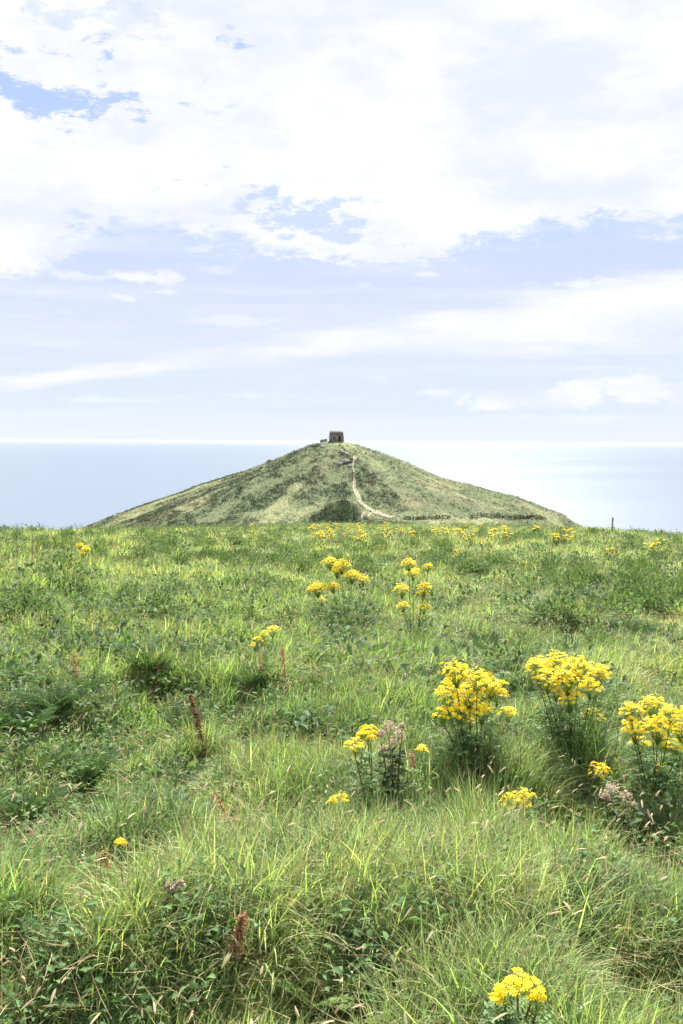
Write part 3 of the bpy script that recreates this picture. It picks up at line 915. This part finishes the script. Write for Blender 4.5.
bracken((150, 680), 9, .42, 'dark bracken rising from the broad left clump', (.055, .10, .04))
bracken((90, 700), 5, .36, 'mid-green bracken between rust-coloured dock and bare stalk', (.06, .11, .04))
bracken((640, 640), 5, .35, 'bracken tuft on the right slope near the picture edge', (.05, .10, .04))
bracken((205, 672), 5, .36, 'bracken right of the broad dark clump', (.05, .10, .035))

# ------------------------------------------------------------------ hill: scrub, path, chapel, walls
def hill_scrub():
    n = 75000
    a = rng.uniform(-1.75, 1.75, n); r = 130 * np.sqrt(rng.uniform(0.0008, 1, n))
    x = HX + r * np.sin(a); y = HY - r * np.cos(a)
    dark, pale, brown = hill_cover(x, y)
    z = H(x, y)
    pr = .42 + .58 * dark
    dark = dark * 1.
    k = (rng.uniform(0, 1, n) < pr) & (y > 235) & (z > -45) & (r > 7)
    # keep the trodden path open
    for p in PATHPTS:
        k &= np.hypot(x - p[0], y - p[1]) > .55
    x, y, z, dark, pale, brown, r = x[k], y[k], z[k], dark[k], pale[k], brown[k], r[k]
    n = len(x)
    S = rng.uniform(.2, .6, n) * (.6 + .6 * dark)
    m = 9
    d = rdir(n * m, -.1, 1.)
    pos = np.repeat(np.stack([x, y, z], 1), m, 0) + d * np.repeat(S, m)[:, None] * np.array([1.1, 1.1, .75]) * rng.uniform(.4, 1, n * m)[:, None]
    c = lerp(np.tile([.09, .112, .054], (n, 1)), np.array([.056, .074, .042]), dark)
    c = lerp(c, np.array([.018, .030, .016]), mound_shade(x, y))  # shade of the backlit hillock put into the scrub colour
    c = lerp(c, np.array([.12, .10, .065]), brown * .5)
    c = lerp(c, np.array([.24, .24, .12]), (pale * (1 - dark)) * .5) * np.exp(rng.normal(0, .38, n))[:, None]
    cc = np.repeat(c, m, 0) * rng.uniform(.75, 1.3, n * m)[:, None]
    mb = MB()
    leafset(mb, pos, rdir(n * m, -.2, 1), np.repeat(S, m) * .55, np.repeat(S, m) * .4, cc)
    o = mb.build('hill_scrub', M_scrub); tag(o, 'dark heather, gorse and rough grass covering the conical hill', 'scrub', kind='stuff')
    print('scrub', n)

def densify(pts, step=.8):
    out = []
    for a, b in zip(pts[:-1], pts[1:]):
        L = math.hypot(b[0] - a[0], b[1] - a[1]); k = max(1, int(L / step))
        for i in range(k): out.append((a[0] + (b[0] - a[0]) * i / k, a[1] + (b[1] - a[1]) * i / k))
    out.append(pts[-1]); return out

path_px = [(341, 449.5), (343, 452), (350, 455), (355, 458), (354, 463), (352, 467), (354, 472), (355, 480), (354, 487), (357, 494), (359, 501), (366, 507), (373, 511), (382, 515), (392, 518)]
wpx = [.5, 1., 1.3, 1., .5, .4, .8, 1.0, 1.2, 1.5, 1.4, 1.2, 2.0, 3.2, 2.4]
pw = [hit(*p) for p in path_px]
PATHPTS = densify([(p.x, p.y) for p in pw], 1.5)
def strip(name, pts, widths, lift=.06):
    mb = MB(); P = densify(pts); n = len(P)
    W = np.interp(np.linspace(0, 1, n), np.linspace(0, 1, len(widths)), widths)
    P = np.array(P)
    for _ in range(3): P[1:-1] = (P[:-2] + P[1:-1] * 2 + P[2:]) / 4
    T = np.gradient(P, axis=0); T /= np.linalg.norm(T, axis=1)[:, None] + 1e-9
    S = np.stack([T[:, 1], -T[:, 0]], 1)
    rows = []
    K = 5
    for j in range(K):
        u = (j / (K - 1) - .5)
        w = W * (u * 2) * .5 * (1 + .5 * (fbm(np.arange(n) * .7, np.full(n, j * 3.1), 601, 2) - .5) * (abs(u) > .4) * 2)
        xy = P + S * w[:, None]
        rows.append(np.stack([xy[:, 0], xy[:, 1], H(xy[:, 0], xy[:, 1]) + lift], 1))
    V = np.stack(rows, 1).reshape(-1, 3)
    q = [(i * K + j, i * K + j + 1, (i + 1) * K + j + 1, (i + 1) * K + j) for i in range(n - 1) for j in range(K - 1)]
    mb.add(V, q, None, (.5, .45, .35))
    return mb.build(name, M_path)
tag(strip('path', [(p.x, p.y) for p in pw], wpx, .12), kind='structure')
bp_ = [hit(*p) for p in [(373, 512), (368, 516), (362, 519)]]
tag(strip('path', [(p.x, p.y) for p in bp_], [.7, .9, .5], .1), kind='structure')
PATHPTS += densify([(p.x, p.y) for p in bp_], 1.5)
hill_scrub()

# chapel on the summit
def rough(mb_obj, amt=.06, seed=1):
    me = mb_obj.data
    for v in me.vertices:
        v.co += Vector([random.uniform(-amt, amt) for _ in range(3)])

cz = float(H(-2.3, 350, False)) - .5
ch = empty('chapel', (-1.9, 350, cz), 'small ruined stone chapel on top of the conical hill', 'chapel')
def wallgrid(mb, x0, x1, z0, z1, y0, y1, nx, nz, top=None):
    box(mb, x0, x1, y0, y1, z0, z1, (.3, .27, .24))
mbw = MB()
# front wall in pieces round the doorway and a slit window
for (x0, x1, z0, z1) in [(-2.75, -1.25, 0, 3.6), (-1.25, -.75, 0, 1.2), (-1.25, -.75, 2.35, 3.6), (-.75, .85, 0, 3.6), (.85, 1.65, 2.6, 3.6), (1.65, 2.75, 0, 3.6)]:
    box(mbw, x0, x1, -2.2, -1.5, z0, z1)
box(mbw, -2.75, -2.1, -1.5, 2.2, 0, 3.6); box(mbw, 2.1, 2.75, -1.5, 2.2, 0, 3.6); box(mbw, -2.1, 2.1, 1.5, 2.2, 0, 3.6)
box(mbw, -2.95, -2.2, -2.45, -2.2, 0, 2.9); box(mbw, 2.2, 2.95, -2.45, -2.2, 0, 2.7)
ch.scale = (.88, .88, .83)
w = mbw.build('wall', M_stone, ch)
mr_ = MB()
# steep stone roof with worn, rounded ends
prof = [(-2.45, 3.55), (-1.75, 4.35), (-.7, 4.85), (.7, 4.85), (1.75, 4.35), (2.45, 3.55)]
xs = [(-2.8, -.25), (-2.45, .0), (-1.2, .06), (.2, -.03), (1.5, .02), (2.3, -.08), (2.75, -.45)]
vv = []
for (x, dz) in xs:
    for (yy, zz) in prof: vv.append((x, yy * 1.02, zz + dz * (zz > 3.6)))
k = len(prof); qq = []
for i in range(len(xs) - 1):
    for j in range(k - 1): qq.append((i * k + j, (i + 1) * k + j, (i + 1) * k + j + 1, i * k + j + 1))
    qq.append((i * k, i * k + k - 1, (i + 1) * k + k - 1, (i + 1) * k))
for e in (0, len(xs) - 1):
    b0 = e * k
    qq += [(b0, b0 + 1, b0 + 4, b0 + 5), (b0 + 1, b0 + 2, b0 + 3, b0 + 4)]
mr_.add(vv, qq, None, (.3, .28, .25))
mr_.build('roof', M_stone, ch)
md = MB(); box(md, .8, 1.7, -1.9, -1.8, 0, 2.65); md.build('doorway', M_dark, ch)  # dark panel painted as the shade within the open doorway
md = MB(); box(md, -1.3, -.7, -1.9, -1.8, 1.15, 2.4); md.build('window', M_dark, ch)  # dark panel painted as the shade within the slit window

def rubble_wall(p0, p1, h, th, label, step=.8, mat=M_stone, name='stone_wall'):
    c = Vector((p0[0], p0[1], float(H(p0[0], p0[1]))))
    mb = MB(); L = math.hypot(p1[0] - p0[0], p1[1] - p0[1]); n = max(2, int(L / step))
    dx, dy = (p1[0] - p0[0]) / L, (p1[1] - p0[1]) / L
    pr = [(-.5, 0), (-.42, .75), (-.2, 1.), (.2, 1.), (.42, .75), (.5, 0)]
    vv = []; qq = []
    for i in range(n + 1):
        x = p0[0] + dx * L * i / n; y = p0[1] + dy * L * i / n; z = float(H(x, y)) - .25
        hh = h * random.uniform(.75, 1.15) + .25
        for (a, b) in pr:
            vv.append((x - dy * a * th, y + dx * a * th, z + b * hh))
    k = len(pr)
    for i in range(n):
        for j in range(k - 1): qq.append((i * k + j, i * k + j + 1, (i + 1) * k + j + 1, (i + 1) * k + j))
    for e in (0, n): qq += [(e * k, e * k + 1, e * k + 4, e * k + 5), (e * k + 1, e * k + 2, e * k + 3, e * k + 4)]
    mb.add(vv, qq, None, (.3, .28, .25))
    o = mb.build(name, mat, origin=tuple(c))
    return tag(o, label, 'wall')
rubble_wall((-7.6, 349), (-5.2, 349.3), 1.0, .8, 'low broken stone wall just left of the hilltop chapel')

# hedge bank along the right foot of the hill
def bank(pxs, h, label):
    pts = [hit(*p) for p in pxs]
    mb = MB()
    c = pts[0]
    for a, b in zip(pts[:-1], pts[1:]):
        L = (b - a).length; n = int(L * 26)
        u = rng.uniform(0, 1, n)
        x = a.x + (b.x - a.x) * u; y = a.y + (b.y - a.y) * u
        z = H(x, y)
        hh = h * (.7 + .6 * vn(x * .4, y * .4, 3))
        pos = np.stack([x + rng.normal(0, .25, n), y + rng.normal(0, .3, n), z + rng.uniform(0, 1, n) * hh], 1)
        leafset(mb, pos, rdir(n, -.1, 1), rng.uniform(.3, .6, n), rng.uniform(.2, .4, n), np.tile([.05, .06, .035], (n, 1)) * rng.uniform(.6, 1.5, n)[:, None])
    o = mb.build('hedge', M_scrub, origin=tuple(c)); tag(o, label, 'hedge')
bank([(470, 518), (495, 517.5), (520, 518.5), (545, 521)], 1.0, 'dark low hedge bank along the right foot of the hill')
bank([(404, 519), (425, 518.5), (450, 518.5)], .6, 'shorter thin hedge bank between the path end and the dark bank')

bank([(596, 528), (625, 529), (655, 530), (690, 533)], .5, 'dark straggling hedge on the brow at the right edge beyond the post')

# boulders near the summit
def boulder(px, py, s, label):
    p = hit(px, py)
    mb = MB(); n = 5; m = 9
    vv = []; 
    for i in range(n + 1):
        ph = math.pi * i / n
        for j in range(m):
            t = 2 * math.pi * j / m; r = s * random.uniform(.75, 1.2)
            vv.append((r * 1.25 * math.sin(ph) * math.cos(t), r * math.sin(ph) * math.sin(t), s * .75 * math.cos(ph) * random.uniform(.85, 1.1)))
    qq = [(i * m + j, (i + 1) * m + j, (i + 1) * m + (j + 1) % m, i * m + (j + 1) % m) for i in range(n) for j in range(m)]
    mb.add(vv, qq, None, (.3, .3, .3))
    o = mb.build('rock', M_rock); o.location = p; tag(o, label, 'rock')
boulder(345, 462, 1.3, 'largest grey rock outcrop below the chapel left of the path')
boulder(340, 464, .9, 'middle grey rock left of the largest outcrop')
boulder(350, 466, .7, 'small grey rock touching the path below the outcrop')
boulder(323, 447, .9, 'dark rock below the broken wall left of the chapel')

# shrubs breaking the hill's outline
def bush(x, y, s, label):
    z = float(H(x, y))
    mb = MB(); n = 160
    d = rdir(n, -.1, 1.)
    leafset(mb, d * (s * rng.uniform(.5, 1.05, n))[:, None] * np.array([1, 1, .8]), rdir(n, -.2, 1), rng.uniform(.3, .5, n) * s, rng.uniform(.2, .35, n) * s,
            np.tile([.05, .075, .035], (n, 1)) * rng.uniform(.6, 1.5, n)[:, None])
    o = mb.build('bush', M_scrub); o.location = (x, y, z); tag(o, label, 'bush')
bush(-25.4, 350, 1.0, 'dark round bush on the skyline of the left slope')
bush(-41, 350, .7, 'smaller bush lower on the left skyline of the hill')
bush(39, 349, .8, 'dark bush on the right skyline of the hill')

# posts
def post(px, py, h, label, r=.07):
    p = hit(px, py); h = at(px, 517.5, p.y).z - p.z
    t = MB()
    tube(t, [Vector((0, 0, -.3)), Vector((.01, 0, h * .5)), Vector((.03, 0, h))], r, r * .9, (.2, .18, .15), 8)
    n = 8
    o = t.build('post', M_wood); o.location = p; tag(o, label, 'post')
post(612, 533, 1.15, 'thin wooden post standing against the sea at the right brow of the field', .055)

# ------------------------------------------------------------------ haze
mh = MB(); box(mh, -61000, 61000, -61000, 61500, SEA_Z - 5.2, 6.5)
m, nt = newmat('haze_air')
out = N(nt, 'ShaderNodeOutputMaterial'); pv = N(nt, 'ShaderNodeVolumePrincipled')
pv.inputs['Color'].default_value = (.86, .92, 1, 1); pv.inputs['Density'].default_value = 5e-6; pv.inputs['Anisotropy'].default_value = 0
nt.links.new(pv.outputs[0], out.inputs['Volume'])
hz = mh.build('haze', m); tag(hz, kind='stuff')

# ------------------------------------------------------------------ sky
world = bpy.data.worlds.new('World'); scene.world = world; world.use_nodes = True
wt = world.node_tree; wt.nodes.clear()
class E:
    def __init__(s, o): s.o = o
    @staticmethod
    def m(op, *a, clamp=False):
        n = wt.nodes.new('ShaderNodeMath'); n.operation = op; n.use_clamp = clamp
        for i, x in enumerate(a):
            if isinstance(x, E): wt.links.new(x.o, n.inputs[i])
            else: n.inputs[i].default_value = x
        return E(n.outputs[0])
    def __add__(s, b): return E.m('ADD', s, b)
    def __radd__(s, b): return E.m('ADD', b, s)
    def __sub__(s, b): return E.m('SUBTRACT', s, b)
    def __rsub__(s, b): return E.m('SUBTRACT', b, s)
    def __mul__(s, b): return E.m('MULTIPLY', s, b)
    def __rmul__(s, b): return E.m('MULTIPLY', b, s)
    def __truediv__(s, b): return E.m('DIVIDE', s, b)
def emax(a, b): return E.m('MAXIMUM', a, b)
def ss(a, b, x):
    n = wt.nodes.new('ShaderNodeMapRange'); n.interpolation_type = 'SMOOTHSTEP'
    wt.links.new(x.o, n.inputs['Value']); n.inputs['From Min'].default_value = a; n.inputs['From Max'].default_value = b
    return E(n.outputs[0])
tc = wt.nodes.new('ShaderNodeTexCoord')
sep = wt.nodes.new('ShaderNodeSeparateXYZ'); wt.links.new(tc.outputs['Generated'], sep.inputs[0])
X, Y, Z = E(sep.outputs[0]), E(sep.outputs[1]), E(sep.outputs[2])
U = E.m('ARCTAN2', X, Y) * (180 / math.pi)
V = E.m('ARCSINE', Z) * (180 / math.pi)
def noise(sx, sz, detail=5, off=0., rough=.55, dist=0.):
    cx = wt.nodes.new('ShaderNodeCombineXYZ')
    wt.links.new((X * sx + off).o, cx.inputs[0]); wt.links.new((Y * sx).o, cx.inputs[1]); wt.links.new((Z * sz).o, cx.inputs[2])
    n = wt.nodes.new('ShaderNodeTexNoise'); n.inputs['Scale'].default_value = 1; n.inputs['Detail'].default_value = detail
    n.inputs['Roughness'].default_value = rough; n.inputs['Distortion'].default_value = dist
    wt.links.new(cx.outputs[0], n.inputs['Vector'])
    return E(n.outputs['Fac'])
n_big = noise(5, 11, 6, 3.1)
n_fine = noise(30, 75, 8, 7.7, .68, .3)
n_str = noise(4, 60, 5, 1.3)
n_shade = noise(7, 20, 6, 12.5, .55)
n_mid = noise(11, 26, 6, 5.2, .65, .4)
NN = (n_big - .5) * 1.2 + (n_mid - .5) * 2.0 + (n_fine - .5) * 2.4

def curve(pts, val=None):
    """float curve over azimuth -30..30 deg; pts in pixels (x, y) -> elevation"""
    ea = [elaz(*p) for p in pts]
    n = wt.nodes.new('ShaderNodeFloatCurve')
    cu = n.mapping.curves[0]
    vals = [((a + 30) / 60, (e if val is None else v) / 30) for (a, e), v in zip(ea, val or [0] * len(ea))]
    vals = [(0, vals[0][1])] + vals + [(1, vals[-1][1])]
    while len(cu.points) < len(vals): cu.points.new(.5, .5)
    for p, (a, b) in zip(cu.points, vals): p.location = (a, b)
    n.mapping.update()
    wt.links.new(E.m('ADD', U * (1 / 60), .5, clamp=True).o, n.inputs['Value'])
    return E(n.outputs[0]) * 30
PXD = 57.3 / F_PX
edge = curve([(0, 283), (50, 266), (100, 238), (150, 236), (220, 250), (300, 259), (380, 262), (430, 256), (500, 238), (590, 218), (683, 224)])
m1 = ss(-.5, .8, V - edge + NN * 1.8)
def ell(px, py, w, h, k=1.2, soft=.9, nn=None):
    a, e = elaz(px, py)
    du = (U - a) * (1 / (w * PXD)); dv = (V - e) * (1 / (h * PXD))
    d = E.m('SQRT', du * du + dv * dv)
    return ss(-.1, soft, 1 - d + (nn or NN) * k)
holes = None
for (px, py, w, h, s) in [(300, 212, 62, 17, .85), (345, 214, 22, 8, .6), (25, 84, 72, 14, 1.), (100, 62, 28, 11, .95), (18, 50, 62, 16, .8), (229, 38, 16, 8, 1.), (236, 41, 9, 9, 1.),
                          (205, 80, 10, 16, .25), (225, 103, 22, 10, .25), (150, 232, 50, 9, .6), (60, 12, 70, 14, .4), (120, 20, 40, 14, .3), (700, 232, 80, 6, .5)]:
    e_ = ell(px, py, w * 1.15, h * 1.25, 2.6, .85) * s
    holes = e_ if holes is None else emax(holes, e_)
m1 = m1 * (1 - holes)
band_c = curve([(0, 382), (150, 366), (340, 346), (500, 328), (683, 308)])
band_h = curve([(0, 382), (150, 366), (340, 346), (500, 320), (683, 300)], [.5, .55, .9, 1.6, 2.3])
bd = E.m('ABSOLUTE', V - band_c) / band_h
m2 = ss(-.1, .9, 1.15 - bd + (n_big - .5) * 1.4 + (n_str - .5) * 2.0 + (n_mid - .5) * 1.6) * .9
wisps = None
for (px, py, w, h, s) in [(130, 277, 78, 6, .85), (45, 292, 26, 4, .6), (120, 297, 16, 4, .7), (165, 292, 18, 3, .6), (215, 272, 20, 5, .5), (480, 271, 24, 4, .85), (422, 274, 14, 3, .7),
                          (365, 284, 10, 3, .4), (590, 284, 55, 6, .7), (670, 237, 30, 5, .8), (382, 380, 22, 9, .5),
                          (575, 399, 36, 13, .9), (640, 393, 32, 16, .95), (680, 396, 24, 14, .9), (500, 402, 40, 9, .8), (430, 392, 30, 7, .5), (600, 418, 90, 6, .5), (250, 395, 60, 5, .4), (60, 345, 50, 5, .3), (230, 320, 50, 6, .4), (70, 312, 14, 3, .3), (110, 400, 60, 3, .4)]:
    e_ = ell(px, py, w, h, 1.7, .9, NN) * s
    wisps = e_ if wisps is None else emax(wisps, e_)
backc = ss(.42, .6, n_big + .08)
inview = ss(-.05, .25, Y)      # the unseen sky behind carries broken cloud, brightened as fill light
cl = emax(emax(m1, m2), wisps)
cl = cl * inview + backc * (1 - inview)
# veil: thin cloud streaks near the horizon
veil = ss(.4, .7, n_str) * .35

def rgb(c):
    n = wt.nodes.new('ShaderNodeRGB'); n.outputs[0].default_value = (*c, 1); return n.outputs[0]
def cmix(f, a, b):
    n = wt.nodes.new('ShaderNodeMix'); n.data_type = 'RGBA'
    if isinstance(f, E): wt.links.new(f.o, n.inputs['Factor'])
    else: n.inputs['Factor'].default_value = f
    wt.links.new(a, n.inputs['A'] if False else n.inputs[6]); wt.links.new(b, n.inputs[7])
    return n.outputs[2]
sky = wt.nodes.new('ShaderNodeTexSky'); sky.sky_type = 'NISHITA'; sky.sun_disc = False
sky.sun_elevation = SUN_EL; sky.sun_rotation = SUN_AZ
sky.altitude = 70; sky.air_density = 1.0; sky.dust_density = .6; sky.ozone_density = 3.0
STR = .1
G = 1 / STR
EXPO = 1.7
k = G / 2 ** EXPO
blue = cmix(.85, sky.outputs[0], rgb((.42 * k, .51 * k, .93 * k)))
gradf = ss(1., 17., V)
low = rgb((.78 * k, .865 * k, .98 * k))
mid = cmix(ss(5, 13, V), rgb((.76 * k, .84 * k, 1.0 * k)), rgb((.67 * k, .725 * k, .99 * k)))
base = cmix(ss(6.5, 15, V), mid, blue)
base = cmix(ss(5.5, 1.5, V), base, low) if False else base
hor = ss(6., .5, V)
nh = wt.nodes.new('ShaderNodeMix')
base = cmix(E.m('MULTIPLY', 1 - ss(1.0, 6.0, V), .8), base, low)
base = cmix(veil * (1 - ss(8, 16, V)), base, rgb((.92 * k, .95 * k, 1.0 * k)))
base = cmix((1 - ss(.3, 2.6, V)) * .9, base, rgb((.88 * k, .93 * k, 1.0 * k)))
sh = ss(.40, .62, n_shade * .65 + n_mid * .35) * .95
ccol = cmix(sh, rgb((1.04 * k, 1.05 * k, 1.06 * k)), rgb((.85 * k, .885 * k, 1.01 * k)))
ccol = cmix(inview, rgb((1.7 * k, 1.7 * k, 1.72 * k)), ccol)  # cloud behind the camera made brighter to fill the scene from the front
fin = cmix(cl, base, ccol)
bg = wt.nodes.new('ShaderNodeBackground'); bg.inputs['Strength'].default_value = STR
wt.links.new(fin, bg.inputs['Color'])
wo = wt.nodes.new('ShaderNodeOutputWorld'); wt.links.new(bg.outputs[0], wo.inputs[0])

sun = bpy.data.lights.new('sun', 'SUN'); sun.energy = 5.0; sun.angle = math.radians(.6); sun.color = (1, .95, .87)
so = bpy.data.objects.new('sun', sun); C.objects.link(so)
sd = Vector((math.sin(SUN_AZ) * math.cos(SUN_EL), math.cos(SUN_AZ) * math.cos(SUN_EL), math.sin(SUN_EL)))
so.rotation_euler = sd.to_track_quat('Z', 'Y').to_euler()

# ------------------------------------------------------------------ camera
cam = bpy.data.cameras.new('camera'); co = bpy.data.objects.new('camera', cam); C.objects.link(co)
co.matrix_world = Rcam
cam.sensor_fit = 'VERTICAL'; cam.sensor_height = 36; cam.sensor_width = 24; cam.lens = 35
cam.clip_start = .05; cam.clip_end = 200000
scene.camera = co
scene.view_settings.view_transform = 'Standard'; scene.view_settings.look = 'None'
scene.view_settings.exposure = EXPO; scene.view_settings.gamma = 1
scene.cycles.max_bounces = 6; scene.cycles.diffuse_bounces = 3; scene.cycles.glossy_bounces = 2
scene.cycles.transmission_bounces = 4; scene.cycles.volume_bounces = 1; scene.cycles.transparent_max_bounces = 6
scene.cycles.use_denoising = True
print('total clumps', cnt)
